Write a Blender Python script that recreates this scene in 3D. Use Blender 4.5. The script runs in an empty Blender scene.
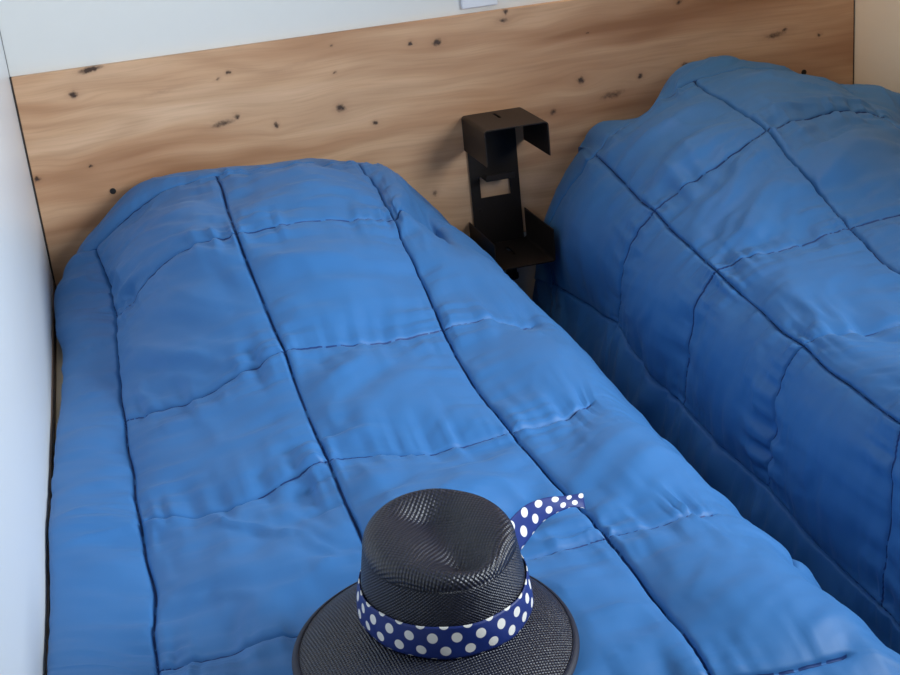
import bpy, bmesh, math
import numpy as np
from mathutils import Vector, Matrix

C = bpy.context.scene.collection
PI = math.pi

# ---------------------------------------------------------------- helpers
def obj(name, bm, mats, parent=None, smooth=False, loc=None):
    me = bpy.data.meshes.new(name)
    bm.normal_update()
    bm.to_mesh(me); bm.free()
    for m in (mats if isinstance(mats, (list, tuple)) else [mats]):
        me.materials.append(m)
    if smooth:
        for p in me.polygons: p.use_smooth = True
    o = bpy.data.objects.new(name, me); C.objects.link(o)
    if loc is not None: o.location = loc
    if parent is not None: o.parent = parent
    return o

def tag(o, label, cat, group=None):
    o['label'] = label; o['category'] = cat
    if group: o['group'] = group
    return o

def thing(name, label, cat, loc=(0, 0, 0), group=None):
    o = bpy.data.objects.new(name, None); C.objects.link(o)
    o.location = loc; o.empty_display_size = .05
    return tag(o, label, cat, group)

def struct(name, bm, m):
    o = obj(name, bm, m); o['kind'] = 'structure'; return o

def box(bm, x0, x1, y0, y1, z0, z1, bev=0., seg=2):
    r = bmesh.ops.create_cube(bm, size=1)
    vs = r['verts']
    for v in vs:
        v.co = Vector(((x0 + x1) / 2 + v.co.x * (x1 - x0), (y0 + y1) / 2 + v.co.y * (y1 - y0), (z0 + z1) / 2 + v.co.z * (z1 - z0)))
    if bev > 0:
        es = list({e for v in vs for e in v.link_edges})
        bmesh.ops.bevel(bm, geom=es, offset=bev, segments=seg, affect='EDGES', profile=.5)
    return bm

def cyl(bm, p0, p1, r, n=20, bev=0.):
    p0 = Vector(p0); p1 = Vector(p1); d = p1 - p0
    q = d.to_track_quat('Z', 'Y').to_matrix().to_4x4()
    M = Matrix.Translation((p0 + p1) / 2) @ q
    res = bmesh.ops.create_cone(bm, cap_ends=True, segments=n, radius1=r, radius2=r, depth=d.length, matrix=M)
    if bev > 0:
        es = [e for e in {e for v in res['verts'] for e in v.link_edges} if len(e.link_faces) == 2 and any(len(f.verts) > 4 for f in e.link_faces)]
        bmesh.ops.bevel(bm, geom=es, offset=bev, segments=2, affect='EDGES', profile=.5)
    return bm

def srgb(r, g, b):
    f = lambda c: (c / 255 / 12.92) if c / 255 <= .04045 else ((c / 255 + .055) / 1.055) ** 2.4
    return (f(r), f(g), f(b), 1)

# ---------------------------------------------------------------- materials
class NT:
    def __init__(self, name):
        self.m = bpy.data.materials.new(name); self.m.use_nodes = True
        self.t = self.m.node_tree; self.bsdf = self.t.nodes['Principled BSDF']
    def n(self, typ, **kw):
        nd = self.t.nodes.new(typ)
        for k, v in kw.items(): setattr(nd, k, v)
        return nd
    def l(self, a, b): self.t.links.new(a, b)
    def val(self, sock, v):
        if hasattr(v, 'is_output'): self.l(v, sock)
        else: sock.default_value = v
    def math(self, op, a, b=0., c=0., clamp=False):
        nd = self.n('ShaderNodeMath', operation=op, use_clamp=clamp)
        self.val(nd.inputs[0], a); self.val(nd.inputs[1], b); self.val(nd.inputs[2], c)
        return nd.outputs[0]
    def vmath(self, op, a, b=(0, 0, 0)):
        nd = self.n('ShaderNodeVectorMath', operation=op)
        self.val(nd.inputs[0], a); self.val(nd.inputs[1], b)
        return nd.outputs['Value'] if op in ('LENGTH', 'DOT_PRODUCT') else nd.outputs[0]
    def mix(self, f, a, b):
        nd = self.n('ShaderNodeMix', data_type='RGBA')
        self.val(nd.inputs[0], f); self.val(nd.inputs[6], a); self.val(nd.inputs[7], b)
        return nd.outputs[2]
    def noise(self, vec, scale, detail=2., rough=.5, dist=0.):
        nd = self.n('ShaderNodeTexNoise')
        self.l(vec, nd.inputs['Vector']); nd.inputs['Scale'].default_value = scale
        nd.inputs['Detail'].default_value = detail; nd.inputs['Roughness'].default_value = rough
        nd.inputs['Distortion'].default_value = dist
        return nd.outputs['Fac']
    def ramp(self, f, stops):
        nd = self.n('ShaderNodeValToRGB'); e = nd.color_ramp.elements
        e[0].position, e[0].color = stops[0]; e[1].position, e[1].color = stops[-1]
        for p_, c_ in stops[1:-1]:
            x = e.new(p_); x.color = c_
        self.l(f, nd.inputs[0]); return nd.outputs[0]
    def sep(self, v):
        nd = self.n('ShaderNodeSeparateXYZ'); self.l(v, nd.inputs[0]); return nd.outputs
    def comb(self, x, y, z):
        nd = self.n('ShaderNodeCombineXYZ')
        for i, q in enumerate((x, y, z)): self.val(nd.inputs[i], q)
        return nd.outputs[0]
    def bump(self, h, strength, dist):
        nd = self.n('ShaderNodeBump'); nd.inputs['Strength'].default_value = strength
        nd.inputs['Distance'].default_value = dist
        self.l(h, nd.inputs['Height']); self.l(nd.outputs[0], self.bsdf.inputs['Normal'])
    def set(self, **kw):
        for k, v in kw.items(): self.val(self.bsdf.inputs[k.replace('_', ' ')], v)

def plain(name, col, rough=.6, var=.04, spec=.5, scale=30., metallic=0.):
    t = NT(name); g = t.n('ShaderNodeTexCoord').outputs['Object']
    f = t.noise(g, scale, 3.)
    dark = tuple(c * (1 - var) for c in col[:3]) + (1,)
    lite = tuple(min(1, c * (1 + var)) for c in col[:3]) + (1,)
    t.set(Base_Color=t.mix(f, dark, lite), Roughness=rough, Metallic=metallic)
    t.bsdf.inputs['Specular IOR Level'].default_value = spec
    return t.m

M_wall = plain('white_wall', srgb(222, 222, 219), .55, .01)
M_wall_warm = plain('cream_wall', srgb(226, 214, 193), .55, .01)
M_wall_side = plain('white_side_wall', srgb(211, 216, 221), .3, .01)
M_ceil = plain('white_ceiling', srgb(196, 194, 189), .7, .01)
M_gap_shade = plain('dark_gap_shade', srgb(52, 42, 36), .7, .1)  # dark colour standing in for shade in the headboard end gaps
M_seal = plain('grey_joint', srgb(120, 120, 120), .7, .1)
M_plate = plain('white_plastic', srgb(228, 231, 238), .35, .01)
M_pale = plain('pale_timber', srgb(212, 190, 158), .6, .08, scale=12.)
M_black = plain('black_metal', srgb(37, 30, 27), .45, .08, .22, 90.)
M_screw = plain('screw_metal', srgb(120, 120, 125), .3, .05, metallic=.9)
M_hole = plain('cap_plastic', srgb(24, 20, 18), .5, .05)
M_ticking = plain('mattress_ticking', srgb(222, 220, 214), .8, .03)
M_trim = plain('brown_trim', srgb(96, 74, 60), .6, .1, scale=20.)

def floor_material():
    t = NT('vinyl_plank_floor'); g = t.n('ShaderNodeTexCoord').outputs['Object']
    b = t.n('ShaderNodeTexBrick'); t.l(g, b.inputs['Vector'])
    b.inputs['Scale'].default_value = 1.; b.inputs['Brick Width'].default_value = 1.2; b.inputs['Row Height'].default_value = .15
    b.inputs['Mortar Size'].default_value = .002
    b.inputs['Color1'].default_value = srgb(120, 100, 84); b.inputs['Color2'].default_value = srgb(105, 88, 72); b.inputs['Mortar'].default_value = srgb(50, 42, 36)
    f = t.noise(t.vmath('MULTIPLY', g, (2, 40, 1)), 1., 5.)
    t.set(Base_Color=t.mix(t.math('MULTIPLY', f, .5), b.outputs['Color'], srgb(70, 58, 48)), Roughness=.5)
    return t.m
M_floor = floor_material()

# knots of the oak decor: (x, z, half length, half height, depth of stain)
KNOTS = [(.167, .914, .022, .006, .95), (.124, .866, .009, .007, .9), (.458, .866, .005, .004, .8), (.434, .856, .006, .003, .6),
 (.46, .767, .007, .006, .75), (.428, .757, .03, .007, .6), (.546, .736, .005, .006, .8), (.13, .708, .005, .004, .8),
 (.012, .697, .007, .006, .8), (.876, .874, .006, .005, .85), (.937, .868, .010, .007, .85), (1.103, .914, .005, .008, .7),
 (1.097, .896, .010, .005, .7), (.698, .752, .011, .009, .8), (.774, .706, .007, .005, .8), (.694, .832, .004, .003, .6),
 (.693, .893, .004, .003, .6), (1.277, .732, .009, .009, .85), (1.202, .667, .008, .007, .6), (.895, .519, .006, .008, .6),
 (1.533, .879, .008, .006, .85), (1.809, .778, .008, .005, .7), (1.782, .770, .03, .008, .6), (1.543, .73, .007, .005, .8),
 (1.426, .721, .007, .006, .75), (1.352, .686, .035, .009, .55), (1.901, .754, .006, .004, .7), (1.915, .633, .006, .005, .7),
 (.306, .846, .05, .004, .25), (1.30, .84, .004, .003, .5), (.60, .86, .05, .004, .18)]

def wood_material():
    t = NT('knotty_oak'); g = t.n('ShaderNodeTexCoord').outputs['Object']
    s = t.sep(g); x, z = s[0], s[2]
    # slow bending of the grain, with swirls around each knot
    wob = t.math('MULTIPLY', t.math('SUBTRACT', t.noise(t.comb(t.math('MULTIPLY', x, 2.2), 0., t.math('MULTIPLY', z, 6.)), 1., 2.), .5), .07)
    zz = t.math('ADD', z, wob)
    nz = t.n('ShaderNodeTexNoise'); t.l(g, nz.inputs['Vector']); nz.inputs['Scale'].default_value = 75.; nz.inputs['Detail'].default_value = 3.
    jit = t.sep(nz.outputs['Color'])
    xj = t.math('ADD', x, t.math('MULTIPLY', t.math('SUBTRACT', jit[0], .5), .017))
    zj = t.math('ADD', z, t.math('MULTIPLY', t.math('SUBTRACT', jit[1], .5), .011))
    stain = None
    for kx, kz, a, b, d in KNOTS:
        dx = t.math('SUBTRACT', x, kx); dz = t.math('SUBTRACT', z, kz)
        dxj = t.math('SUBTRACT', xj, kx); dzj = t.math('SUBTRACT', zj, kz)
        if d > .65:
            q = t.vmath('LENGTH', t.comb(t.math('DIVIDE', dx, a * 6), 0., t.math('DIVIDE', dz, b * 3.2)))
            sw = t.math('MULTIPLY', t.math('POWER', 2.718, t.math('MULTIPLY', t.math('MULTIPLY', q, q), -1.)), dz)
            zz = t.math('ADD', zz, t.math('MULTIPLY', sw, -.7))
        q2 = t.vmath('LENGTH', t.comb(t.math('DIVIDE', dxj, a), 0., t.math('DIVIDE', t.math('ADD', dzj, t.math('MULTIPLY', dxj, -.12)), b)))
        e = t.math('MULTIPLY', t.math('POWER', 2.718, t.math('MULTIPLY', t.math('MULTIPLY', q2, q2), -.9)), d)
        stain = e if stain is None else t.math('MAXIMUM', stain, e)
    band = t.noise(t.comb(t.math('MULTIPLY', x, 1.1), 0., t.math('MULTIPLY', zz, 11.)), 1., 3., .55)
    cath = t.math('ADD', t.math('MULTIPLY', t.math('SINE', t.math('MULTIPLY', t.noise(t.comb(t.math('MULTIPLY', x, .8), 3., t.math('MULTIPLY', zz, 6.)), 1., 1.5, .4), 60.)), .5), .5)
    fine = t.noise(t.comb(t.math('MULTIPLY', x, 7.), 0., t.math('MULTIPLY', zz, 190.)), 1., 4., .6)
    col = t.ramp(band, [(.30, srgb(164, 116, 82)), (.42, srgb(192, 146, 110)), (.53, srgb(210, 168, 132)), (.70, srgb(222, 184, 150))])
    col = t.mix(t.math('MULTIPLY', t.math('POWER', cath, 2.), .28), col, srgb(166, 122, 88))
    col = t.mix(t.math('MULTIPLY', t.math('SUBTRACT', fine, .45, clamp=True), .9, clamp=True), col, srgb(150, 108, 76))
    halo = t.math('MULTIPLY', t.math('POWER', stain, .45), .38)
    col = t.mix(halo, col, srgb(140, 98, 72))
    rag = t.noise(g, 160., 3.)
    st = t.math('MULTIPLY', stain, t.math('ADD', t.math('MULTIPLY', rag, 1.3), .55), clamp=True)
    col = t.mix(t.math('SMOOTH_MIN', t.math('MULTIPLY', t.math('SUBTRACT', st, .25, clamp=True), 1.6), .93, .05), col, srgb(52, 36, 30))
    t.set(Base_Color=col, Roughness=.5)
    t.bsdf.inputs['Specular IOR Level'].default_value = .35
    t.bump(fine, .08, .002)
    return t.m
M_wood = wood_material()

def duvet_material():
    t = NT('blue_microfibre'); g = t.n('ShaderNodeTexCoord').outputs['Object']
    f = t.noise(g, 7., 3.)
    col = t.mix(f, srgb(52, 109, 169), srgb(59, 117, 177))
    w = t.noise(g, 900., 2.)
    t.set(Base_Color=col, Roughness=.52, Sheen_Weight=.12, Sheen_Roughness=.4, Sheen_Tint=srgb(170, 200, 235))
    t.bsdf.inputs['Specular IOR Level'].default_value = .3
    t.bump(w, .05, .001)
    return t.m
M_duvet = duvet_material()
M_stitch_shade = plain('navy_stitch_shade', srgb(27, 61, 118), .6, .05, .3, 200.)  # stitch colour, darkened to put shade into the seams

def straw_material(name, tone):
    t = NT(name); uv = t.n('ShaderNodeTexCoord').outputs['UV']; s = t.sep(uv)
    pitch = 2 * PI / .0046
    wob = t.math('MULTIPLY', t.noise(uv, 40., 2.), 1.6)
    a = t.math('SINE', t.math('ADD', t.math('MULTIPLY', s[0], pitch), wob))
    b = t.math('SINE', t.math('ADD', t.math('MULTIPLY', s[1], pitch), wob))
    ab = t.math('MULTIPLY', a, b)
    h = t.math('ADD', t.math('MULTIPLY', ab, .5), .5)
    sp = t.noise(uv, 520., 2.)
    k = t.math('MULTIPLY', t.math('POWER', h, 2.), t.math('ADD', sp, .2), clamp=True)
    dark, lite = tone
    t.set(Base_Color=t.mix(k, dark, lite), Roughness=t.math('ADD', t.math('MULTIPLY', sp, .25), .28))
    t.bsdf.inputs['Specular IOR Level'].default_value = .6
    t.bump(t.math('ADD', h, t.math('MULTIPLY', sp, .6)), .75, .0012)
    return t.m
M_straw = straw_material('navy_straw', (srgb(8, 9, 20), srgb(36, 41, 72)))
M_straw_brim = straw_material('navy_straw_brim', (srgb(10, 12, 27), srgb(36, 42, 70)))
M_bind = plain('navy_binding', srgb(17, 22, 44), .6, .08, scale=300.)

def dots_material():
    t = NT('polka_dot_ribbon'); uv = t.n('ShaderNodeTexCoord').outputs['UV']; s = t.sep(uv)
    P, Q, r = .0245, .0285, .0052
    def lattice(ox, oy):
        u = t.math('SUBTRACT', t.math('FRACT', t.math('DIVIDE', t.math('ADD', s[0], ox), P)), .5)
        v = t.math('SUBTRACT', t.math('FRACT', t.math('DIVIDE', t.math('ADD', s[1], oy), Q)), .5)
        return t.vmath('LENGTH', t.comb(t.math('MULTIPLY', u, P), t.math('MULTIPLY', v, Q), 0.))
    d = t.math('MINIMUM', lattice(0., Q / 2 - .0100), lattice(P / 2, Q / 2 - .0100 + Q / 2))
    mk = t.math('MULTIPLY', t.math('SUBTRACT', r + .0004, d), 2200., clamp=True)
    w = t.noise(uv, 900., 2.)
    base = t.mix(w, srgb(5, 32, 100), srgb(10, 42, 118))
    t.set(Base_Color=t.mix(mk, base, srgb(226, 224, 219)), Roughness=.55)
    t.bump(w, .1, .0006)
    return t.m
M_dots = dots_material()

# ---------------------------------------------------------------- the room
W, D, HT = 2.0, 3.3, 2.15
bm = bmesh.new(); box(bm, -.06, W + .06, -D - .06, .06, -.04, 0); struct('floor', bm, M_floor)
bm = bmesh.new(); box(bm, -.06, W + .06, -D - .06, .06, HT, HT + .04); struct('ceiling', bm, M_ceil)
bm = bmesh.new(); box(bm, -.06, W + .06, 0, .06, 0, HT); struct('wall_back', bm, M_wall)
bm = bmesh.new(); box(bm, -.06, 0, -D, 0, 0, HT); struct('wall_left', bm, M_wall_side)
# right wall with its window opening
wy0, wy1, wz0, wz1 = -2.75, -1.55, .95, 1.85
bm = bmesh.new()
box(bm, W, W + .06, -D, wy0, 0, HT); box(bm, W, W + .06, wy1, 0, 0, HT)
box(bm, W, W + .06, wy0, wy1, 0, wz0); box(bm, W, W + .06, wy0, wy1, wz1, HT)
struct('wall_right', bm, M_wall_warm)
bm = bmesh.new()
fr = .035
box(bm, W + .01, W + .05, wy0, wy0 + fr, wz0, wz1); box(bm, W + .01, W + .05, wy1 - fr, wy1, wz0, wz1)
box(bm, W + .01, W + .05, wy0, wy1, wz0, wz0 + fr); box(bm, W + .01, W + .05, wy0, wy1, wz1 - fr, wz1)
struct('window_1', bm, M_plate)
# wall behind the photographer, with an open doorway
dx0, dx1, dz1 = .06, .86, 1.98
bm = bmesh.new()
box(bm, -.06, dx0, -D - .06, -D, 0, HT); box(bm, dx1, W + .06, -D - .06, -D, 0, HT); box(bm, dx0, dx1, -D - .06, -D, dz1, HT)
struct('wall_front', bm, M_trim)
# thin joint in the left corner, dark strips as painted shade in the headboard's end gaps, and the ledge under the left wall panel
bm = bmesh.new(); box(bm, 0, .004, -.016, 0, .385, .92); struct('gap_shade_left', bm, M_gap_shade)
bm = bmesh.new(); box(bm, 0, .0016, -.0016, 0, .92, HT); struct('trim_2', bm, M_seal)
bm = bmesh.new(); box(bm, 0, .0022, -2.4, -.02, .43, .461); struct('trim_3', bm, M_trim)
bm = bmesh.new(); box(bm, W - .004, W - .002, -.0165, 0, .385, .92); struct('gap_shade_right', bm, M_gap_shade)

# ---------------------------------------------------------------- headboard
hb = thing('headboard', 'long knotty oak headboard panel fixed along the back wall behind both beds', 'headboard', (1, 0, .385))
bm = bmesh.new(); box(bm, .004, 1.996, -.018, -.0005, .385, .92, .0012, 1)
po = obj('panel', bm, M_wood, hb, loc=(-1, 0, -.385))
for cx_, cz_ in ((.166, .645), (1.859, .668)):
    bm = bmesh.new(); cyl(bm, (cx_ - 1, -.0175, cz_ - .385), (cx_ - 1, -.0205, cz_ - .385), .0068, 24, .0008)
    c = obj('screw_cap', bm, M_hole, hb)
    c['label'] = 'small round dark screw cap'
# plate on the wall above
bm = bmesh.new(); box(bm, -.043, .043, -.011, 0, 0, .086, .003, 3)
wp = obj('wall_plate', bm, M_plate, loc=(1.048, 0, .9315))
tag(wp, 'small square white plate on the wall just above the headboard', 'plate')

# ---------------------------------------------------------------- black bracket lamp between the beds
def sheet(profile, depth0, depth1, th, bev=.0008):
    # folded metal: (x, z) polyline thickened by th and extruded along y
    pts = [Vector((a, b)) for a, b in profile]
    L, R_ = [], []
    for i, p_ in enumerate(pts):
        ds = []
        if i > 0: ds.append((pts[i] - pts[i - 1]).normalized())
        if i < len(pts) - 1: ds.append((pts[i + 1] - pts[i]).normalized())
        nn = Vector((0, 0))
        for d in ds: nn += Vector((-d.y, d.x))
        nn.normalize(); k = 1 / max(.3, nn.dot(Vector((-ds[0].y, ds[0].x))))
        L.append(p_ + nn * th / 2 * k); R_.append(p_ - nn * th / 2 * k)
    bm = bmesh.new()
    rings = []
    for y in (depth0, depth1):
        rings.append(([bm.verts.new((q.x, y, q.y)) for q in L], [bm.verts.new((q.x, y, q.y)) for q in R_]))
    (l0, r0), (l1, r1) = rings
    for i in range(len(pts) - 1):
        bm.faces.new((l0[i], l0[i + 1], l1[i + 1], l1[i])); bm.faces.new((r0[i + 1], r0[i], r1[i], r1[i + 1]))
        bm.faces.new((r0[i], r0[i + 1], l0[i + 1], l0[i])); bm.faces.new((l1[i], l1[i + 1], r1[i + 1], r1[i]))
    for i in (0, -1):
        bm.faces.new((l0[i], l1[i], r1[i], r0[i]))
    bmesh.ops.recalc_face_normals(bm, faces=bm.faces)
    return bm

def arc_corner(c, r, a0, a1, n=5):
    return [(c[0] + r * math.cos(math.radians(a0 + (a1 - a0) * i / n)), c[1] + r * math.sin(math.radians(a0 + (a1 - a0) * i / n))) for i in range(n + 1)]

def plate_with_holes(outer, holes, th, M):
    # flat metal plate in its own (u, v) plane with rectangular cut-outs, as a grid of cells with the holes left open
    us = sorted({outer[0], outer[1]} | {h for q in holes for h in q[:2]}); vs_ = sorted({outer[2], outer[3]} | {h for q in holes for h in q[2:]})
    bm = bmesh.new(); V = {}
    def v(i, j, k):
        if (i, j, k) not in V: V[i, j, k] = bm.verts.new(M @ Vector((us[i], vs_[j], k * th)))
        return V[i, j, k]
    def solid(i, j):
        if not (0 <= i < len(us) - 1 and 0 <= j < len(vs_) - 1): return False
        cu, cv = (us[i] + us[i + 1]) / 2, (vs_[j] + vs_[j + 1]) / 2
        return not any(q[0] < cu < q[1] and q[2] < cv < q[3] for q in holes)
    for i in range(len(us) - 1):
        for j in range(len(vs_) - 1):
            if not solid(i, j): continue
            bm.faces.new((v(i, j, 1), v(i + 1, j, 1), v(i + 1, j + 1, 1), v(i, j + 1, 1)))
            bm.faces.new((v(i, j, 0), v(i, j + 1, 0), v(i + 1, j + 1, 0), v(i + 1, j, 0)))
            for di, dj, (p_, q_) in ((-1, 0, ((i, j), (i, j + 1))), (1, 0, ((i + 1, j + 1), (i + 1, j))), (0, -1, ((i + 1, j), (i, j))), (0, 1, ((i, j + 1), (i + 1, j + 1)))):
                if not solid(i + di, j + dj):
                    bm.faces.new((v(*p_, 0), v(*p_, 1), v(*q_, 1), v(*q_, 0)))
    bmesh.ops.recalc_face_normals(bm, faces=bm.faces)
    return bm

br = thing('wall_bracket', 'black folded metal bracket with hood and tray, fixed to the headboard between the beds', 'bracket', (1.05, -.018, .3))
bx, bz, by = 1.05, .3, -.018
def bobj(name, bm, m=M_black, parent=br):
    for v in bm.verts: v.co -= Vector((bx, by, bz))
    return obj(name, bm, m, parent)
XL, XR, ZT, ZB, YF = .977, 1.118, .690, .372, -.207
# back plate (in the x-z plane) with its window
Mxz = Matrix(((1, 0, 0, 0), (0, 0, -1, -.0215), (0, 1, 0, 0), (0, 0, 0, 1)))
plate = bobj('back_plate', plate_with_holes((.982, 1.103, ZB - .004, ZT), [(1.005, 1.079, .489, .540)], .0028, Mxz))
r = .007
XH = XR + .007
hood_prof = [(XL, ZT - .081)] + arc_corner((XL + r, ZT - r), r, 180, 90) + arc_corner((XH - r, ZT - r), r, 90, 0) + [(XH, ZT - .077)]
hood = bobj('hood', sheet(hood_prof, YF, -.0195, .0026))
# slot punched in the hood: cut with a boolean so the opening is real
def cut(o, x0, x1, y0, y1, z0, z1, rotz=0.):
    b2 = bmesh.new(); box(b2, -(x1 - x0) / 2, (x1 - x0) / 2, -(y1 - y0) / 2, (y1 - y0) / 2, z0 - bz, z1 - bz)
    me = bpy.data.meshes.new('cutter'); b2.to_mesh(me); b2.free()
    c = bpy.data.objects.new('cutter', me); C.objects.link(c)
    c.location = ((x0 + x1) / 2 - bx, (y0 + y1) / 2 - by, 0); c.rotation_euler.z = rotz; c.parent = br
    md = o.modifiers.new('cut', 'BOOLEAN'); md.object = c; md.operation = 'DIFFERENCE'; md.solver = 'EXACT'
    bpy.context.view_layer.update()
    ev = o.evaluated_get(bpy.context.evaluated_depsgraph_get())
    new = bpy.data.meshes.new_from_object(ev); o.modifiers.clear(); o.data = new
    bpy.data.objects.remove(c); bpy.data.meshes.remove(me)
cut(hood, 1.044, 1.051, -.098, -.045, ZT - .01, ZT + .01)
tray_prof = [(XL - .006, ZB + .062)] + arc_corner((XL - .006 + r, ZB + r), r, 180, 270) + arc_corner((XR - .006 - r, ZB + r), r, 270, 360) + [(XR - .006, ZB + .075)]
tray = bobj('tray', sheet(tray_prof, YF - .022, -.0195, .0026))
cut(tray, 1.038, 1.047, -.135, -.075, ZB - .01, ZB + .01)
# small lamp tab bent forward out of the window, with its screws
bm = bmesh.new(); box(bm, 1.007, 1.077, -.075, -.0235, .5405, .543, .0006, 1)
box(bm, 1.007, 1.077, -.077, -.0745, .5405, .556, .0006, 1)
tab = bobj('lamp_tab', bm)
for sx, sy in ((1.018, -.066), (1.040, -.052), (1.066, -.066)):
    bm = bmesh.new(); cyl(bm, (sx, sy, .5425), (sx, sy, .5465), .0032, 16, .0006)
    for v in bm.verts: v.co -= Vector((bx, by, bz))
    obj('screw', bm, M_screw, tab)
# knob under the tray
bm = bmesh.new(); cyl(bm, (1.040, -.11, .312), (1.040, -.11, ZB - .001), .0125, 24, .002)
cyl(bm, (1.040, -.11, .306), (1.040, -.11, .32), .016, 24, .003)
kn = bobj('knob', bm)
for p_ in kn.data.polygons: p_.use_smooth = False
for sx, sz in ((1.000, .46), (1.085, .42)):
    bm = bmesh.new(); cyl(bm, (sx, -.0243, sz), (sx, -.0262, sz), .0045, 18, .0006)
    bobj('screw', bm)

# ---------------------------------------------------------------- quilted duvets
def cell_puff(a, b, side, strip_a, strip_b, edge=99.):
    # quilting: height of the filling above the stitch lines, zero on every seam
    fa = a - np.floor(a); fb = b - np.floor(b)
    fb = np.where(a < strip_a, .5, fb)                 # border strip along the side has no cross seams
    fa = np.where(a < strip_a, np.clip((strip_a - a) / side, 0, 1), fa)
    fa = np.where(b < strip_b, .5, fa)                 # border strip along the head end
    k = np.clip((a - edge) / .22, 0, 1); k = k * k * (3 - 2 * k)
    fb = .5 + (fb - .5) * (1 - .8 * k)                   # cross seams open out over the far edge
    fb = np.where(b < strip_b, np.clip((strip_b - b) / .6, 0, 1), fb)
    da = np.minimum(fa, 1 - fa) * .27; db = np.minimum(fb, 1 - fb) * .34
    d = 1 / np.sqrt(1 / (da * da + 1e-8) + 1 / (db * db + 1e-8))
    h = .0042 * (1 - np.exp(-d / .004)) + .0175 * np.clip(np.sin(np.pi * fa) * np.sin(np.pi * fb), 0, 1) ** .92
    return h, da, db

def hash2(i, j, seed):
    h = (i.astype(np.int64) * 374761393 + j.astype(np.int64) * 668265263 + seed * 1442695041) & 0x7fffffff
    h = ((h ^ (h >> 13)) * 1274126177) & 0x7fffffff
    return ((h ^ (h >> 16)) & 0xffff) / 65535.
def vnoise(x, y, seed=0):
    i = np.floor(x); j = np.floor(y); u = x - i; v = y - j
    u = u * u * u * (u * (u * 6 - 15) + 10); v = v * v * v * (v * (v * 6 - 15) + 10)
    a = hash2(i, j, seed); b = hash2(i + 1, j, seed); c = hash2(i, j + 1, seed); d = hash2(i + 1, j + 1, seed)
    return (a * (1 - u) + b * u) * (1 - v) + (c * (1 - u) + d * u) * v - .5
def fbm(x, y, seed=0, n=3):
    s = 0; a = 1.
    for k in range(n):
        s = s + a * vnoise(x * 2 ** k, y * 2 ** k, seed + k * 17); a *= .5
    return s

def catmull(P, t):
    # P (n, ...) sampled at float index t, uniform Catmull-Rom along axis 0
    n = P.shape[0]; i = np.clip(np.floor(t).astype(int), 0, n - 2); u = (t - i)
    g = lambda k: P[np.clip(k, 0, n - 1)]
    sh = (-1,) + (1,) * (P.ndim - 1); u = u.reshape(sh)
    p0 = np.where((i - 1 < 0).reshape(sh), 2 * g(i) - g(i + 1), g(i - 1)); p1 = g(i); p2 = g(i + 1)
    p3 = np.where((i + 2 > n - 1).reshape(sh), 2 * g(i + 1) - g(i), g(i + 2))
    return .5 * (2 * p1 + (p2 - p0) * u + (2 * p0 - 5 * p1 + 4 * p2 - p3) * u ** 2 + (3 * p1 - p0 - 3 * p2 + p3) * u ** 3)

def samples(lo, hi, per):
    # parameter samples, denser next to every stitch line
    n = int(round((hi - lo) * per)) + 1
    f = np.linspace(lo, hi, n); k = np.floor(f + 1e-9); x = f - k
    return k + x - .80 * np.sin(2 * PI * x) / (2 * PI)

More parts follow.
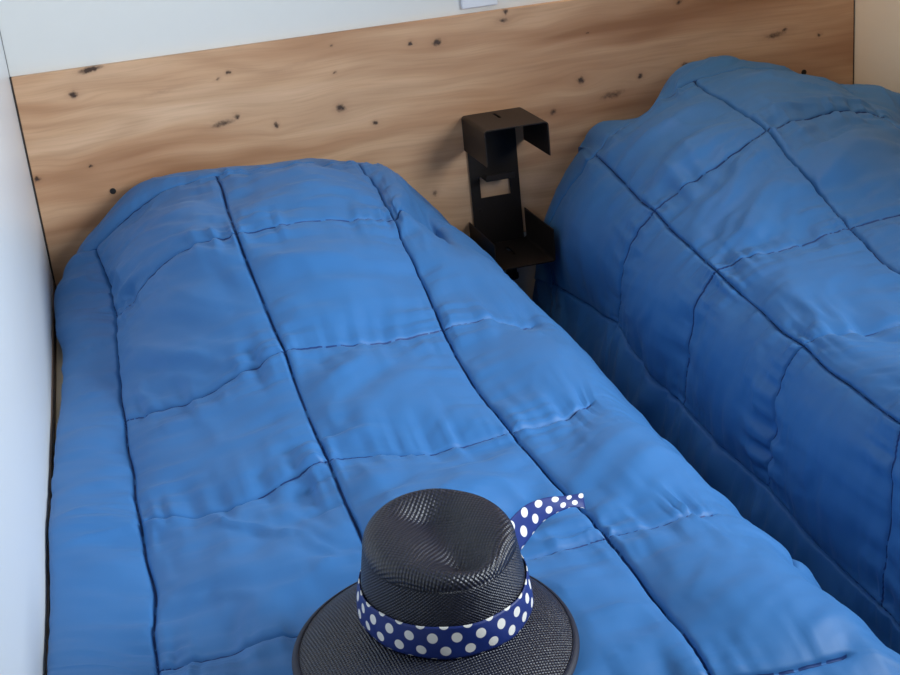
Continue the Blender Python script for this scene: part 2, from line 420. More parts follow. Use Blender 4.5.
def duvet(name, net, a0, b0, side, sa, sb, edge, perA, perB, seed, xlo, xhi, calm, press=None):
    A = samples(a0, a0 + (net.shape[1] - 1) * .25, perA); B = samples(b0, b0 + (net.shape[0] - 1) * .25, perB)
    P = catmull(net, (B - b0) / .25)                            # rows
    P = catmull(np.swapaxes(P, 0, 1), (A - a0) / .25)           # (a, b, 3)
    a, b = np.meshgrid(A, B, indexing='ij')
    du = np.gradient(P, A, axis=0); dv = np.gradient(P, B, axis=1)
    N = np.cross(dv, du); N /= np.linalg.norm(N, axis=-1, keepdims=True) + 1e-9
    h, da, db = cell_puff(a, b, side, sa, sb, edge)
    x = a * .27; y = b * .34                                      # metres along the cloth
    strip = (a < sa)
    ia = np.where(b < sb, 7, np.floor(a)); ib = np.where(strip, 5, np.floor(b))
    # little gathers that run into the stitching
    gate = .55 + 1.3 * (vnoise(x * 6, y * 6, seed + 13) + .5)
    ga = (vnoise(x * 6 + 7, y * 40, seed) + .6 * vnoise(x * 12, y * 90, seed + 3)) * np.exp(-da / .055)
    gb = (vnoise(x * 40, y * 6 + 3, seed + 5) + .6 * vnoise(x * 90, y * 12, seed + 7)) * np.exp(-db / .055)
    ga = ga * gate; gb = gb * gate
    gb = np.where(strip, 0, gb)
    dseam = np.minimum(da, db)
    ramp_in = 1 - np.exp(-dseam / .009)
    h = h + (.011 * ga + .014 * gb) * (.12 + .88 * ramp_in)
    # broad soft folds inside each square, turned a different way in every square
    ang = hash2(ia, np.where(strip, 0, ib), seed + 31) * 2.2 + .35
    wx = fbm(x * 4, y * 4, seed + 41) * .16
    X = (x + wx) * np.cos(ang) + y * np.sin(ang); Y = -x * np.sin(ang) + y * np.cos(ang)
    fold = fbm(X * 14, Y * 4., seed + 51, 3)
    r1 = vnoise(X * 11 + 9, Y * 4, seed + 61)
    sharp = np.exp(-np.abs(r1) / .06) - .3
    fbr = b - np.floor(b)
    dall = np.where(strip, dseam, np.minimum(dseam, np.minimum(fbr, 1 - fbr) * .34))
    inside = np.clip(dall / .05, 0, 1)
    amp = .5 + 1.1 * hash2(ia, ib, seed + 71)
    amp = amp * calm(a)
    calm_h = calm(a)
    h = h + np.where(strip & (side > .65), .2, 1.) * inside * amp * (.020 * fold + .0055 * sharp)
    h = h + np.where(strip & (side > .65), .3, 1.) * .008 * fbm(x * 7, y * 7, seed + 81, 2) * inside * calm_h
    # folds that cross the border strip
    cr = fbm(x * 5 + 2, (y + x * .25 * np.sin(y * 3)) * 15, seed + 91, 3)
    crs = np.exp(-np.abs(vnoise(x * 3, (y + x * .4) * 13, seed + 95)) / .07)
    h = h + np.where(strip, (.010 * cr + .005 * crs) * np.clip((sa - a) / .12, 0, 1) * (1 - .85 * np.clip((sa - a - .22) / .2, 0, 1)), 0)
    # stitched thread line dips a touch more where the needle goes through
    st = np.where(da < db, np.exp(-(da / .0026) ** 2), .5 * np.exp(-(db / .0036) ** 2))
    h = h - st * (.0046 + .0016 * np.sin(np.where(da < db, y, x) * 2 * PI / .009))
    Q = P + N * h[..., None]
    soft = lambda v, lo: lo + np.where(v - lo > .012, v - lo, .012 * np.exp(np.minimum((v - lo - .012) / .012, 0)))
    kz = np.clip((Q[..., 2] - .452) / .024, 0, 1)
    lo = xlo + (.003 - xlo) * kz * kz * (3 - 2 * kz)
    Q[..., 0] = soft(Q[..., 0], lo) if xlo > 0 and xlo < .1 else Q[..., 0]
    Q[..., 0] = -soft(-Q[..., 0], -xhi)
    Q[..., 1] = -soft(-Q[..., 1], .021)
    Q[..., 2] = np.maximum(Q[..., 2], .012)
    if press is not None: Q[..., 2] = press(Q)
    na, nb = a.shape
    c = Q.reshape(-1, 3).mean(0)
    c[2] = 0.
    idx = np.arange(na * nb).reshape(na, nb)
    quads = np.stack([idx[:-1, :-1], idx[:-1, 1:], idx[1:, 1:], idx[1:, :-1]], -1).reshape(-1, 4)
    me = bpy.data.meshes.new(name)
    me.vertices.add(na * nb); me.vertices.foreach_set('co', (Q.reshape(-1, 3) - c).astype(np.float32).ravel())
    me.loops.add(quads.size); me.loops.foreach_set('vertex_index', quads.ravel().astype(np.int32))
    me.polygons.add(len(quads)); me.polygons.foreach_set('loop_start', np.arange(0, quads.size, 4, dtype=np.int32))
    me.polygons.foreach_set('loop_total', np.full(len(quads), 4, dtype=np.int32))
    me.update(calc_edges=True); me.validate()
    me.polygons.foreach_set('use_smooth', np.ones(len(quads), dtype=bool))
    me.materials.append(M_duvet); me.materials.append(M_stitch_shade)
    # stitch lines: faces along each seam coloured dark navy for crease shade
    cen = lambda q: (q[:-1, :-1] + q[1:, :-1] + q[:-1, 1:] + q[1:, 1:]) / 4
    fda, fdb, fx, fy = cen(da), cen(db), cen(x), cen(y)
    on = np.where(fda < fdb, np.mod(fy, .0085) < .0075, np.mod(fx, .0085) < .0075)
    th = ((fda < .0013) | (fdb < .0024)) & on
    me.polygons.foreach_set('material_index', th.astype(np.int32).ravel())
    o = bpy.data.objects.new(name, me); C.objects.link(o); o.location = c
    return o, Q

# the hat's weight flattens the cloth under its brim
HX, HY, HZ = .4455, -1.8020, .558
OX, OY, RO = -.026, -.028, .1515
TX, TY = math.radians(3), math.radians(0)
def hat_press(Q):
    x, y, z = Q[..., 0] - HX, Q[..., 1] - HY, Q[..., 2]
    d = np.hypot(x - OX, y - OY)
    lim = HZ - .0315 + y * math.tan(TX) - x * math.tan(TY) + np.clip(d - RO - .012, 0, 1) * .9
    over = z - lim
    return np.where((d < .35) & (over > -.008), np.minimum(z, lim - .008 * np.exp(-np.maximum(over + .008, 0) / .008)), z)
NET_L = np.array([9,-30,300,7,-28,344,18,-29,385,58,-29,426,120,-28,465,188,-25,514,252,-27,543,326,-24,564,399,-26,571,470,-23,574,541,-26,571,622,-23,564,700,-27,549,766,-27,520,822,-29,479,877,-29,423,919,-29,361,940,-29,301,951,-29,240,961,-28,180,970,-29,120,15,-59,327,22,-53,379,40,-49,432,79,-46,488,139,-44,543,209,-40,596,270,-40,616,332,-39,622,399,-39,620,476,-38,614,551,-39,607,627,-40,597,700,-44,578,763,-47,553,815,-48,519,864,-50,466,910,-53,396,942,-57,323,959,-58,252,968,-58,184,975,-58,119,23,-95,352,32,-84,406,50,-73,466,85,-72,525,138,-75,577,215,-75,642,275,-79,658,330,-81,661,394,-83,657,479,-84,649,559,-83,642,632,-84,632,698,-85,611,751,-82,591,793,-75,566,841,-74,513,905,-84,426,945,-91,341,964,-94,263,973,-95,189,977,-94,118,29,-142,370,31,-126,420,46,-107,480,73,-113,522,111,-135,551,191,-145,614,260,-155,653,321,-167,670,386,-178,676,476,-179,675,566,-178,673,635,-174,661,690,-166,651,728,-144,633,755,-118,615,805,-107,561,903,-127,448,943,-136,359,964,-141,273,975,-145,195,979,-144,118,19,-206,380,18,-181,427,28,-165,472,63,-178,504,117,-209,534,183,-231,586,249,-250,633,314,-271,662,385,-289,676,471,-292,682,559,-290,680,633,-282,669,688,-266,655,720,-230,645,748,-192,626,795,-172,575,870,-179,482,925,-193,384,958,-206,289,975,-215,200,986,-220,115,13,-293,382,6,-257,426,10,-234,464,59,-254,489,129,-299,512,185,-323,567,244,-349,619,309,-379,653,380,-407,668,463,-408,680,549,-404,679,628,-395,664,691,-378,642,721,-331,637,748,-284,620,787,-251,580,851,-253,502,911,-272,402,952,-290,300,975,-303,204,989,-312,113,19,-403,378,11,-360,421,19,-326,460,64,-339,484,128,-379,511,183,-412,562,241,-445,615,306,-479,652,377,-508,671,455,-516,679,537,-511,676,618,-500,661,682,-476,644,716,-432,633,753,-391,597,795,-355,569,857,-354,507,913,-371,409,953,-393,300,974,-406,203,986,-415,114,29,-522,377,21,-476,417,25,-418,461,68,-430,481,131,-476,502,181,-509,558,239,-543,612,308,-582,649,376,-613,665,449,-621,670,525,-612,667,610,-603,650,680,-579,635,708,-534,634,763,-510,559,800,-464,559,873,-466,511,922,-484,408,958,-508,291,974,-516,200,980,-522,116,24,-623,389,20,-574,420,29,-535,449,68,-544,470,126,-585,495,183,-623,540,244,-660,587,310,-697,621,379,-725,639,450,-730,646,526,-722,642,604,-707,628,672,-684,613,720,-650,600,770,-620,565,817,-590,545,875,-585,495,922,-597,405,955,-615,300,973,-625,204,983,-632,115,21,-725,408,15,-680,426,22,-648,442,63,-663,459,124,-707,480,185,-743,519,248,-778,558,316,-811,589,385,-837,607,453,-835,615,525,-825,612,600,-811,599,672,-792,583,731,-763,573,782,-735,558,829,-712,535,878,-704,483,924,-712,398,955,-724,301,973,-734,206,984,-742,115,25,-838,429,15,-802,437,18,-776,444,57,-784,456,121,-818,475,186,-856,502,252,-890,533,320,-911,564,389,-923,584,455,-925,589,522,-919,583,594,-906,573,667,-889,563,738,-869,555,794,-853,538,842,-835,516,892,-825,466,931,-827,387,958,-835,294,973,-842,204,982,-848,116,30,-951,445,14,-925,448,6,-894,448,50,-897,456,123,-925,473,189,-960,491,255,-992,513,325,-999,545,393,-998,570,455,-1005,569,517,-1007,558,587,-997,552,661,-981,547,744,-968,544,802,-964,516,845,-946,506,905,-936,457,939,-936,378,962,-944,283,973,-947,200,979,-950,118,18,-1049,451,3,-1024,452,4,-1004,452,49,-1005,457,122,-1025,469,192,-1052,485,260,-1073,506,327,-1078,532,393,-1078,551,456,-1084,552,519,-1088,545,586,-1085,538,658,-1075,535,733,-1063,533,794,-1053,522,845,-1038,505,897,-1031,457,935,-1033,379,961,-1040,288,974,-1045,202,982,-1048,118,12,-1140,452,-4,-1117,453,-4,-1099,455,48,-1102,459,127,-1120,466,196,-1140,480,262,-1154,499,329,-1157,521,394,-1156,539,457,-1164,540,521,-1172,534,587,-1173,528,656,-1168,524,726,-1154,526,786,-1137,525,837,-1121,511,888,-1118,461,932,-1125,380,960,-1132,290,975,-1138,203,984,-1142,117,19,-1231,450,2,-1210,455,2,-1192,459,49,-1193,462,125,-1209,467,196,-1229,476,263,-1242,491,330,-1241,512,396,-1239,527,459,-1248,529,523,-1259,523,589,-1262,520,659,-1256,519,729,-1243,520,784,-1223,521,833,-1207,504,892,-1209,450,936,-1217,372,961,-1225,286,975,-1230,201,982,-1232,118,29,-1322,447,9,-1303,456,-2,-1279,463,48,-1280,464,129,-1297,467,198,-1320,472,263,-1336,483,331,-1329,504,399,-1321,521,462,-1334,520,525,-1350,513,593,-1350,513,663,-1344,514,740,-1334,511,785,-1310,515,823,-1290,501,902,-1303,438,941,-1310,364,963,-1318,278,975,-1321,198,979,-1322,119,16,-1408,446,0,-1388,454,2,-1372,459,52,-1375,462,130,-1391,464,201,-1409,471,266,-1420,482,333,-1419,499,400,-1416,512,466,-1424,514,531,-1433,510,599,-1436,510,668,-1430,511,735,-1417,512,786,-1399,513,832,-1386,494,892,-1391,439,935,-1399,364,962,-1407,281,975,-1411,199,982,-1413,119,8,-1495,445,-7,-1475,452,-4,-1462,457,52,-1467,459,136,-1485,462,202,-1499,470,267,-1507,482,333,-1510,495,402,-1509,506,469,-1513,509,537,-1517,508,606,-1518,507,673,-1514,507,737,-1501,511,790,-1486,511,836,-1477,494,889,-1481,441,933,-1490,365,961,-1497,282,975,-1501,200,984,-1504,118,15,-1588,446,-1,-1568,453,1,-1552,459,52,-1556,461,128,-1573,463,197,-1587,471,261,-1597,482,330,-1602,493,402,-1603,501,472,-1602,506,541,-1599,507,611,-1595,506,681,-1589,506,748,-1581,508,801,-1571,506,848,-1567,485,902,-1575,433,940,-1583,361,962,-1589,280,975,-1592,199,982,-1593,119,30,-1682,448,13,-1664,457,2,-1640,464,51,-1644,465,128,-1661,465,191,-1675,474,253,-1686,484,326,-1692,493,401,-1693,499,473,-1687,505,543,-1679,506,614,-1670,505,685,-1661,503,762,-1660,504,810,-1654,501,851,-1651,482,918,-1669,426,948,-1675,357,965,-1680,277,974,-1682,199,978,-1682,120,28,-1769,455,21,-1753,464,24,-1739,469,62,-1738,472,122,-1748,473,185,-1760,479,252,-1769,487,324,-1774,494,399,-1774,501,473,-1767,505,544,-1758,507,615,-1747,506,686,-1739,504,755,-1736,506,808,-1735,501,856,-1738,477,910,-1751,427,945,-1761,360,965,-1767,283,975,-1770,203,980,-1770,122,26,-1851,459,27,-1841,467,40,-1832,472,71,-1830,474,122,-1834,477,183,-1841,481,252,-1848,486,325,-1851,493,399,-1849,500,473,-1843,504,545,-1833,507,615,-1823,506,683,-1815,504,749,-1813,509,805,-1813,503,853,-1819,478,905,-1831,431,943,-1844,365,964,-1851,287,975,-1854,205,982,-1854,123,26,-1929,452,31,-1923,462,44,-1917,465,76,-1914,466,124,-1914,469,185,-1918,472,254,-1921,477,327,-1922,484,401,-1920,491,474,-1915,495,545,-1906,499,615,-1897,504,684,-1891,508,750,-1891,509,806,-1891,504,858,-1894,483,912,-1910,433,947,-1922,362,966,-1929,284,975,-1931,203,980,-1931,123,27,-1998,427,29,-1996,442,40,-1990,440,75,-1988,441,126,-1986,446,188,-1987,449,257,-1988,453,330,-1988,461,404,-1986,470,476,-1981,472,546,-1975,477,615,-1968,485,684,-1963,495,756,-1970,491,811,-1967,487,860,-1962,474,928,-1986,418,957,-1994,346,969,-1998,271,975,-1998,196,977,-1997,121,18,-2056,385,21,-2054,390,35,-2052,390,73,-2050,395,127,-2049,402,190,-2046,407,260,-2045,412,333,-2046,420,407,-2046,427,477,-2041,430,546,-2036,433,615,-2034,439,684,-2036,444,752,-2038,444,815,-2038,438,874,-2038,417,932,-2048,370,963,-2051,312,975,-2053,250,978,-2053,186,976,-2055,121,11,-2098,330,13,-2096,327,26,-2097,325,69,-2096,334,128,-2096,344,193,-2091,350,263,-2089,355,336,-2091,361,409,-2095,368,479,-2088,369,547,-2084,370,614,-2087,371,681,-2094,372,749,-2092,374,816,-2094,368,882,-2095,345,940,-2097,306,969,-2094,268,980,-2093,223,981,-2094,173,976,-2098,120,7,-2120,266,10,-2120,264,26,-2120,263,68,-2120,268,128,-2120,275,194,-2119,281,265,-2119,285,337,-2119,288,409,-2119,290,479,-2118,292,547,-2117,293,614,-2118,292,680,-2120,291,748,-2120,291,817,-2121,286,884,-2121,273,940,-2121,252,972,-2121,226,984,-2121,195,983,-2120,159,977,-2120,121,10,-2131,200,9,-2133,200,23,-2132,200,67,-2133,200,129,-2133,201,196,-2138,207,266,-2141,209,338,-2138,207,410,-2133,203,479,-2139,207,547,-2142,209,613,-2139,207,680,-2133,202,747,-2134,202,815,-2133,202,883,-2132,201,942,-2133,199,975,-2139,186,986,-2143,168,985,-2140,145,976,-2132,120]).reshape(28, 21, 3) / 1000.
NET_R = np.array([1099,-30,59,1106,-23,114,1116,-22,174,1130,-28,242,1150,-27,324,1172,-28,400,1200,-25,459,1234,-26,501,1292,-20,539,1363,-26,571,1440,-22,608,1507,-26,623,1597,-24,622,1684,-27,602,1777,-26,578,1854,-28,550,1916,-28,521,1950,-29,480,1965,-30,421,1979,-30,358,1086,-90,40,1099,-71,108,1114,-53,181,1132,-40,263,1158,-35,354,1192,-39,439,1227,-42,500,1265,-37,540,1311,-27,579,1410,-35,603,1495,-31,668,1571,-33,690,1646,-34,682,1728,-38,653,1818,-45,616,1902,-54,583,1949,-67,565,1958,-77,510,1929,-84,420,1872,-89,315,1075,-157,24,1093,-127,103,1114,-96,185,1133,-67,275,1154,-53,374,1194,-66,468,1233,-83,531,1272,-84,570,1304,-70,615,1421,-84,624,1503,-74,710,1577,-72,728,1654,-70,721,1738,-72,692,1826,-82,650,1915,-93,614,1963,-116,614,1964,-132,539,1923,-140,431,1827,-148,298,1069,-231,14,1090,-199,101,1115,-163,189,1136,-125,279,1136,-101,379,1167,-126,470,1205,-165,540,1239,-189,592,1291,-185,633,1366,-186,664,1438,-177,698,1503,-162,717,1608,-149,726,1703,-142,712,1792,-147,680,1864,-159,652,1932,-181,632,1951,-196,537,1961,-200,469,1950,-204,358,1069,-312,9,1093,-287,104,1117,-262,198,1134,-239,291,1138,-226,382,1154,-245,466,1183,-281,537,1221,-312,595,1272,-317,640,1335,-311,674,1405,-299,697,1482,-280,713,1576,-255,722,1669,-237,715,1757,-235,694,1834,-247,667,1903,-265,646,1948,-270,628,1958,-277,546,1944,-290,403,1070,-402,5,1094,-388,109,1118,-378,211,1136,-374,304,1137,-368,385,1144,-382,458,1167,-413,527,1206,-446,589,1257,-449,638,1319,-440,673,1392,-426,694,1474,-407,707,1556,-367,716,1641,-338,713,1726,-328,696,1808,-341,663,1879,-368,618,1927,-378,588,1926,-386,511,1880,-399,385,1071,-498,1,1092,-493,112,1113,-491,224,1127,-493,320,1129,-498,386,1131,-512,444,1150,-533,516,1192,-556,584,1246,-564,632,1310,-559,665,1383,-539,688,1462,-509,703,1539,-470,707,1617,-435,704,1700,-420,692,1785,-427,662,1867,-458,604,1923,-485,540,1918,-498,460,1841,-512,341,1072,-598,-1,1088,-598,111,1106,-598,233,1118,-601,339,1118,-612,386,1119,-626,425,1133,-638,508,1185,-655,584,1240,-665,624,1304,-665,650,1377,-641,675,1454,-605,693,1527,-568,692,1602,-533,686,1684,-514,681,1766,-513,658,1859,-553,585,1933,-594,499,1956,-603,435,1952,-605,351,1073,-697,3,1086,-698,116,1098,-698,229,1107,-702,324,1110,-710,386,1116,-720,440,1136,-730,508,1180,-742,571,1236,-750,611,1301,-748,636,1372,-730,653,1447,-702,664,1523,-669,667,1601,-641,664,1685,-626,655,1771,-629,626,1855,-656,565,1916,-686,488,1938,-702,412,1937,-711,331,1074,-796,6,1085,-794,116,1094,-793,221,1101,-794,312,1107,-797,386,1117,-803,449,1139,-810,509,1179,-820,563,1233,-826,597,1298,-825,616,1369,-813,627,1444,-793,632,1523,-768,638,1605,-750,636,1692,-742,623,1779,-748,595,1858,-764,547,1906,-783,482,1909,-800,401,1871,-814,307,1076,-893,7,1084,-888,111,1092,-883,214,1100,-879,307,1107,-878,383,1119,-879,448,1138,-882,506,1177,-889,555,1231,-898,583,1296,-901,596,1366,-890,603,1442,-874,607,1523,-861,610,1608,-854,607,1697,-856,593,1785,-864,568,1865,-872,534,1916,-882,484,1910,-893,408,1835,-908,301,1076,-987,6,1085,-979,106,1093,-969,210,1101,-961,306,1110,-957,379,1121,-954,441,1134,-952,499,1173,-957,551,1228,-971,571,1293,-978,576,1361,-965,582,1438,-950,586,1521,-947,588,1610,-951,583,1700,-961,570,1787,-973,547,1871,-976,524,1934,-980,489,1955,-982,433,1952,-984,350,1077,-1080,9,1085,-1066,108,1093,-1054,207,1101,-1043,297,1110,-1036,372,1122,-1032,437,1140,-1033,493,1174,-1039,538,1222,-1046,559,1282,-1048,566,1349,-1039,569,1427,-1029,572,1516,-1033,572,1611,-1044,568,1705,-1056,558,1794,-1067,542,1871,-1071,519,1924,-1072,483,1942,-1073,426,1938,-1075,352,1077,-1171,11,1085,-1153,109,1093,-1137,205,1101,-1123,291,1110,-1115,364,1123,-1112,428,1143,-1114,485,1175,-1122,529,1215,-1125,549,1269,-1124,555,1338,-1118,558,1418,-1112,560,1515,-1123,560,1614,-1137,558,1709,-1148,552,1797,-1155,540,1871,-1159,518,1915,-1161,479,1913,-1164,414,1872,-1169,330,1077,-1261,12,1085,-1240,109,1093,-1219,205,1102,-1202,290,1111,-1193,356,1123,-1190,414,1141,-1189,474,1171,-1195,521,1206,-1202,540,1256,-1207,543,1334,-1211,545,1427,-1216,546,1523,-1223,549,1618,-1232,551,1710,-1238,549,1796,-1243,540,1873,-1245,520,1920,-1246,482,1912,-1250,415,1836,-1259,313,1077,-1352,12,1085,-1327,106,1093,-1301,205,1102,-1280,293,1111,-1272,349,1122,-1268,397,1134,-1259,465,1171,-1268,521,1201,-1279,535,1245,-1293,533,1336,-1306,535,1441,-1321,535,1533,-1325,542,1623,-1327,547,1710,-1330,547,1791,-1330,540,1873,-1331,522,1935,-1331,489,1955,-1332,434,1952,-1334,351,1077,-1441,15,1085,-1412,108,1093,-1385,200,1101,-1363,282,1109,-1349,346,1120,-1341,404,1136,-1337,465,1166,-1344,513,1202,-1357,533,1258,-1375,536,1342,-1395,535,1441,-1411,536,1536,-1419,541,1627,-1421,546,1714,-1421,547,1797,-1419,540,1872,-1418,520,1924,-1418,483,1942,-1420,425,1938,-1423,349,1077,-1529,18,1084,-1499,108,1091,-1470,195,1099,-1445,274,1108,-1429,344,1119,-1418,408,1135,-1415,467,1164,-1420,514,1206,-1435,535,1268,-1457,541,1350,-1480,539,1443,-1499,539,1537,-1509,542,1629,-1513,547,1717,-1511,548,1800,-1508,540,1872,-1506,519,1915,-1506,478,1913,-1510,412,1873,-1517,326,1078,-1618,20,1084,-1587,106,1091,-1555,191,1098,-1529,270,1108,-1513,341,1120,-1502,406,1133,-1494,467,1158,-1494,515,1207,-1512,539,1275,-1539,546,1357,-1566,543,1447,-1587,541,1539,-1599,545,1629,-1602,551,1716,-1600,551,1798,-1596,542,1873,-1594,521,1921,-1594,481,1913,-1598,413,1837,-1608,311,1078,-1705,21,1084,-1676,103,1090,-1643,188,1097,-1614,268,1109,-1603,337,1123,-1595,399,1132,-1580,465,1153,-1572,518,1208,-1595,542,1280,-1625,550,1363,-1654,547,1452,-1676,542,1541,-1687,551,1629,-1689,558,1713,-1687,557,1791,-1683,545,1872,-1681,526,1934,-1680,490,1954,-1682,434,1951,-1684,351,1078,-1786,25,1083,-1761,104,1089,-1735,184,1097,-1713,262,1107,-1699,333,1120,-1689,399,1136,-1679,462,1165,-1677,512,1216,-1693,541,1286,-1717,553,1366,-1741,555,1453,-1761,555,1541,-1771,560,1629,-1774,566,1714,-1773,566,1795,-1770,556,1869,-1768,533,1919,-1768,492,1934,-1770,430,1929,-1772,349,1078,-1862,31,1083,-1845,105,1089,-1827,180,1096,-1811,255,1106,-1798,328,1120,-1789,397,1141,-1783,458,1175,-1784,505,1226,-1794,535,1292,-1811,550,1369,-1829,557,1453,-1843,561,1541,-1852,565,1628,-1855,569,1715,-1855,569,1798,-1853,562,1867,-1852,539,1907,-1853,494,1901,-1856,421,1857,-1862,327,1078,-1932,39,1084,-1924,105,1090,-1913,175,1097,-1902,248,1107,-1893,322,1122,-1887,391,1146,-1884,451,1182,-1885,496,1233,-1891,522,1297,-1900,537,1372,-1912,545,1454,-1922,551,1540,-1928,554,1626,-1930,557,1712,-1930,560,1795,-1929,556,1869,-1929,537,1914,-1931,496,1903,-1935,422,1824,-1942,312,1079,-1995,48,1085,-1996,104,1090,-1989,170,1098,-1983,240,1108,-1978,316,1123,-1976,384,1148,-1974,440,1184,-1974,478,1236,-1975,496,1301,-1979,507,1375,-1987,515,1456,-1994,522,1539,-1996,523,1623,-1997,525,1706,-1997,528,1787,-1997,529,1870,-1998,514,1935,-1999,487,1959,-2000,436,1960,-2000,357,1080,-2053,54,1085,-2052,108,1091,-2050,168,1099,-2049,235,1109,-2047,310,1124,-2047,376,1148,-2046,417,1185,-2045,439,1237,-2043,450,1302,-2043,456,1377,-2047,461,1457,-2052,465,1539,-2052,467,1621,-2051,469,1703,-2052,471,1786,-2054,469,1869,-2055,459,1937,-2055,441,1977,-2055,413,2000,-2055,375,1080,-2098,59,1085,-2094,111,1092,-2094,165,1100,-2097,224,1109,-2096,293,1125,-2097,356,1147,-2096,373,1182,-2096,380,1236,-2091,383,1303,-2090,385,1378,-2092,387,1459,-2096,390,1539,-2093,392,1620,-2091,393,1701,-2093,393,1783,-2097,390,1867,-2096,383,1936,-2097,372,1975,-2096,363,1993,-2098,356,1080,-2120,61,1085,-2120,113,1092,-2120,164,1100,-2120,213,1110,-2121,256,1124,-2121,287,1147,-2121,298,1183,-2121,299,1236,-2120,300,1303,-2120,301,1379,-2120,301,1459,-2119,300,1539,-2119,302,1620,-2119,304,1701,-2119,303,1784,-2119,299,1866,-2119,295,1932,-2119,291,1971,-2119,290,1992,-2120,289,1080,-2132,61,1086,-2137,114,1092,-2137,162,1100,-2133,198,1110,-2133,208,1125,-2132,205,1146,-2133,206,1181,-2133,203,1235,-2139,208,1303,-2142,210,1379,-2139,207,1459,-2133,203,1539,-2137,206,1619,-2139,209,1700,-2137,207,1782,-2132,202,1867,-2133,201,1936,-2132,201,1970,-2133,204,1987,-2131,202]).reshape(28, 20, 3) / 1000.
dl, QL = duvet('duvet', NET_L, -1, -.75, .7, 0, 0, 2.62, 66, 66, 11, .022, 3., lambda a: np.where(a > 2, .5, 1.), hat_press)
tag(dl, 'blue quilted duvet by the white left wall, with the hat lying on it', 'duvet')
dr, QR = duvet('duvet', NET_R, -1.75, -.75, .6, -1, 0, 99., 66, 66, 47, -1., 1.996, lambda a: np.where(a < 0, .4, 1.))
tag(dr, 'blue quilted duvet on the right, hanging down into the gap between the beds', 'duvet')

# ---------------------------------------------------------------- beds under the duvets
def bed(label, x0, x1, rail):
    t = thing('bed', label, 'bed', ((x0 + x1) / 2, -1.05, 0))
    ox, oy = (x0 + x1) / 2, -1.05
    bm = bmesh.new(); box(bm, x0 - ox + .02, x1 - ox - .02, -.93, .99, .2305, .408, .035, 4)
    obj('mattress', bm, M_ticking, t, True)
    bm = bmesh.new(); box(bm, x0 - ox + .01, x1 - ox - .01, -.95, 1.0, .15, .23, .004, 2)
    obj('bed_base', bm, M_pale, t)
    for lx in (x0 + .06, x1 - .06):
        for ly in (-.88, .93):
            bm = bmesh.new(); box(bm, lx - ox - .025, lx - ox + .025, ly - .025, ly + .025, 0, .151, .003, 1)
            obj('leg', bm, M_pale, t)
    if rail:
        bm = bmesh.new(); box(bm, .0025 - ox, .0185 - ox, -1.0, 1.02, .15, .436, .002, 1)
        rl = obj('side_rail', bm, M_pale, t)
        rl['label'] = 'pale timber side rail along the wall'
    return t
bed('left bed against the white wall, its pale timber rail showing beside the duvet', .035, .87, True)
bed('right bed by the far corner, covered down to the floor by its blue duvet', 1.19, 1.825, False)

# ---------------------------------------------------------------- hat
HX, HY, HZ = .4455, -1.8020, .558
hat = thing('straw_hat', 'navy woven straw hat with polka dot ribbon lying on the left duvet', 'hat', (HX, HY, HZ))
hat.rotation_euler = (math.radians(3), math.radians(0), math.radians(8))
FRONT = -PI / 2

def grid_obj(name, F, nu, nv, m, uvf, parent, closed=True, thick=0., flip=False):
    bm = bmesh.new(); uvl = bm.loops.layers.uv.new('UVMap')
    V = [[bm.verts.new(F(i / nu, j / nv)) for j in range(nv + 1)] for i in range(nu if closed else nu + 1)]
    for i in range(nu):
        i2 = (i + 1) % nu if closed else i + 1
        for j in range(nv):
            ks = [(i, j), (i + 1, j), (i + 1, j + 1), (i, j + 1)]
            vs = [V[i][j], V[i2][j], V[i2][j + 1], V[i][j + 1]]
            if flip: ks.reverse(); vs.reverse()
            try: f = bm.faces.new(vs)
            except ValueError: continue
            for lp, (a, b) in zip(f.loops, ks): lp[uvl].uv = uvf(a / nu, b / nv)
    o = obj(name, bm, m, parent, True)
    if thick:
        md = o.modifiers.new('thickness', 'SOLIDIFY'); md.thickness = thick; md.offset = -1
    return o

RB, HC = .0905, .098
def sm(x, a, b):
    t = min(1, max(0, (x - a) / (b - a))); return t * t * (3 - 2 * t)
def angd(t, c):
    d = (t - c + PI) % (2 * PI) - PI; return d
def crown_side(t, k):
    # t angle, k 0..1 up the wall
    fr = math.cos(angd(t, FRONT))
    rad = RB * (1 - .12 * k ** 1.5) * (1 + .045 * abs(fr) ** 2)
    for c in (FRONT - .72, FRONT + .72):
        rad -= .0045 * math.exp(-(angd(t, c) / .38) ** 2) * sm(k, .45, 1)
    h = HC - .014 * (fr * .5 + .5)
    return rad, h
def crown_pt(u, v):
    t = u * 2 * PI
    if v < .5:
        k = v / .5 * .86
        rad, h = crown_side(t, k)
        return Vector((rad * math.cos(t), rad * math.sin(t), h * k))
    w = (v - .5) / .5
    rad1, h = crown_side(t, .86)
    # rounded shoulder, then the top with its pinched teardrop dent
    SR = .019
    if w < .26:
        q = w / .26 * PI / 2
        rr = rad1 - SR * (1 - math.cos(q)); z = h * .86 + SR * math.sin(q)
    else:
        q = (w - .26) / .74
        hm = h * (1 - sm(q, 0, 1)) + (HC - .007) * sm(q, 0, 1)
        rr = (rad1 - SR) * (1 - q); z = hm * .86 + SR + .004 * (1 - (1 - q) ** 2)
    x, y = rr * math.cos(t), rr * math.sin(t)
    # the dent: a groove along the front-back line that widens to the back
    cx_ = x - .004
    wdt = .030 + .16 * max(0, y + .03) * .22
    dent = .023 * math.exp(-(cx_ / wdt) ** 2) * sm(y, -.082, -.035) * (1 - sm(y, .035, .074))
    dent += .008 * math.exp(-((x - .008) / .018) ** 2) * math.exp(-((y + .052) / .03) ** 2)
    return Vector((x, y, z - dent))
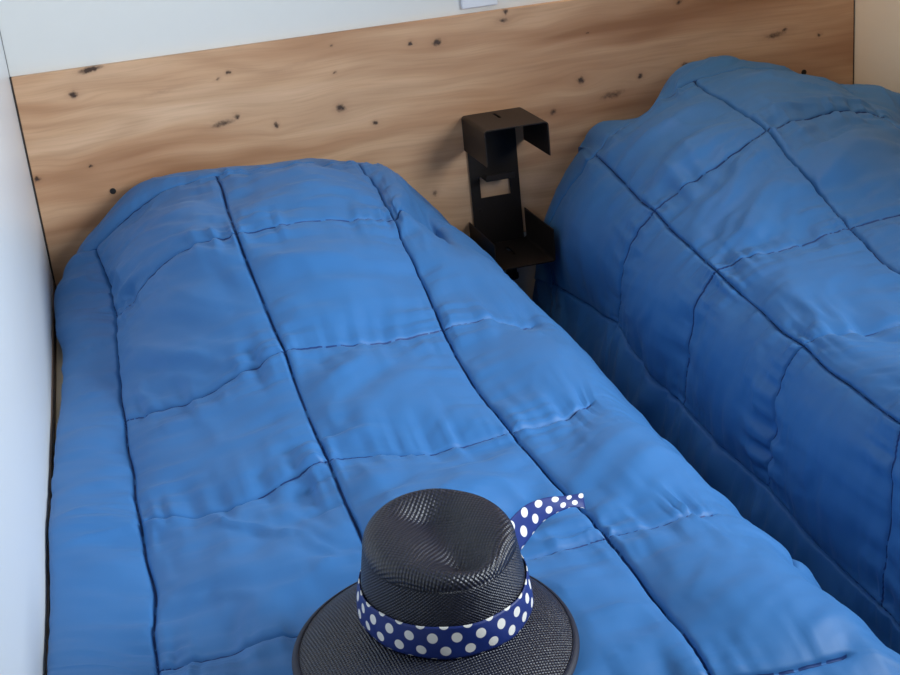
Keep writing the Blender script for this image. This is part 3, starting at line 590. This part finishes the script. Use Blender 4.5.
def crown_uv(u, v):
    if v < .5: return (u * 2 * PI * RB, v / .5 * .1)
    t = u * 2 * PI; rr = RB * .85 * (1 - (v - .5) / .5)
    return (rr * math.cos(t) + 1, rr * math.sin(t) + 1)
crown = grid_obj('crown', crown_pt, 144, 72, M_straw, crown_uv, hat)
OX, OY, RO = -.026, -.028, .1515
def brim_pt(u, v):
    t = u * 2 * PI
    inner = Vector((math.cos(t) * RB * .985, math.sin(t) * RB * .985 * (1 + .045 * math.sin(t) ** 2), 0.))
    outer = Vector((OX + math.cos(t) * RO, OY + math.sin(t) * RO * 1.02, 0.))
    p_ = inner.lerp(outer, v)
    dist = (p_ - inner).length
    p_.z = -.024 * v ** .8 + .0035 * math.sin(PI * v) + .0025 * math.sin(2 * t + .7) * v
    return p_
def brim_uv(u, v):
    p_ = brim_pt(u, v); return (p_.x * .707 - p_.y * .707 + 1, p_.x * .707 + p_.y * .707 + 1)
brim = grid_obj('brim', brim_pt, 144, 20, M_straw_brim, brim_uv, hat, thick=.0022, flip=True)
def bind_pt(u, v):
    t = u * 2 * PI; c = brim_pt(u, 1.); n = (brim_pt(u, 1.) - brim_pt(u, .96)).normalized()
    q = v * 2 * PI
    return c - n * .003 + n * (.0052 * math.cos(q)) + Vector((0, 0, -.001 + .0032 * math.sin(q)))
grid_obj('brim_binding', bind_pt, 144, 12, M_bind, lambda u, v: (u, v), brim, flip=True)
BH = .036
def band_pt(u, v):
    t = u * 2 * PI
    vv = v
    k = (vv * BH + .001) / HC
    rad, h = crown_side(t, k)
    rad += .0022 + .0012 * math.sin(PI * vv) + .0016 * (1 - vv) + .0006 * math.sin(9 * t + 4 * vv)
    return Vector((rad * math.cos(t), rad * math.sin(t), .001 + BH * vv + .0015 * math.sin(2 * t + 1)))
NP = 24
grid_obj('hat_band', band_pt, 144, 12, M_dots, lambda u, v: (u * .0245 * NP, v * BH), hat, thick=.0012, flip=False)
# loose end of the ribbon trailing off the back of the band
TT = [[0.525, -1.752, 0.5985],[0.5469, -1.7257, 0.5975], [0.5709, -1.6948, 0.5918], [0.5947, -1.6653, 0.5808], [0.6205, -1.6432, 0.5693], [0.6433, -1.6278, 0.5578], [0.6609, -1.616, 0.5500], [0.6769, -1.606, 0.5440]]
TB = [[0.5400, -1.7520, 0.561],[0.5607, -1.7257, 0.56], [0.5805, -1.6984, 0.5567], [0.6002, -1.6726, 0.5533], [0.6204, -1.6542, 0.55], [0.6385, -1.6424, 0.5467], [0.653, -1.6343, 0.5433], [0.6706, -1.630, 0.5350]]
TTn, TBn = np.array(TT), np.array(TB)
inv = hat.matrix_basis.inverted() if False else (Matrix.Translation((HX, HY, HZ)) @ hat.rotation_euler.to_matrix().to_4x4()).inverted()
def tail_pt(u, v):
    i = np.array([u * (len(TT) - 1)])
    a = Vector(catmull(TBn, i)[0]); b = Vector(catmull(TTn, i)[0])
    p_ = a.lerp(b, v) + Vector((-.3, -.6, .5)).normalized() * (.003 * math.sin(PI * v))
    return inv @ p_
LT = float(np.linalg.norm(np.diff((TTn + TBn) / 2, axis=0), axis=1).sum())
tail = grid_obj('ribbon_tail', tail_pt, 48, 12, M_dots, lambda u, v: (u * LT * .72 + .006, v * .030), hat, closed=False, thick=.001)

# ---------------------------------------------------------------- daylight and an added warm fill
w = bpy.data.worlds.new('daylight'); bpy.context.scene.world = w; w.use_nodes = True
bg = w.node_tree.nodes['Background']
bg.inputs['Color'].default_value = (.80, .90, 1., 1)
bg.inputs['Strength'].default_value = .06
def area(name, loc, rot, sx, sy, power, col, spread=180):
    li = bpy.data.lights.new(name, 'AREA'); li.shape = 'RECTANGLE'; li.size = sx; li.size_y = sy
    li.energy = power; li.color = col; li.spread = math.radians(spread)
    o = bpy.data.objects.new(name, li); C.objects.link(o); o.location = loc; o.rotation_euler = rot
    return o
wd = Vector((-.93, .50, -.10))
area('window_daylight', (W - .01, (wy0 + wy1) / 2, (wz0 + wz1) / 2), (-wd).to_track_quat('Z', 'Y').to_euler(), .95, .85, 27., (.86, .94, 1.), 100)
area('doorway_light', ((dx0 + dx1) / 2, -D - .05, 1.), (PI / 2, 0, 0), dx1 - dx0, 1.9, .25, (1., .95, .9))
area('warm_fill_light', (1.2, -.30, HT - .06), (-Vector((.62, .06, -.78))).to_track_quat('Z', 'Y').to_euler(), .16, .16, 3.5, (1., .64, .33), 120)  # warm fill added near the ceiling, without any fixture

# ---------------------------------------------------------------- camera
cam = bpy.data.cameras.new('camera'); co = bpy.data.objects.new('camera', cam); C.objects.link(co)
cam.sensor_width = 36.; cam.sensor_fit = 'HORIZONTAL'; cam.lens = 1350.0 / 900 * 36
cam.clip_start = .02
co.location = (.195466, -3.039361, 1.356002)
co.rotation_euler = (1.198098, .097832, -.265509)
sc = bpy.context.scene
sc.camera = co
sc.view_settings.view_transform = 'Standard'; sc.view_settings.look = 'None'
sc.view_settings.gamma = 1.; sc.view_settings.use_curve_mapping = False
sc.view_settings.exposure = 0.
sc.cycles.use_denoising = True
sc.cycles.max_bounces = 10; sc.cycles.diffuse_bounces = 6
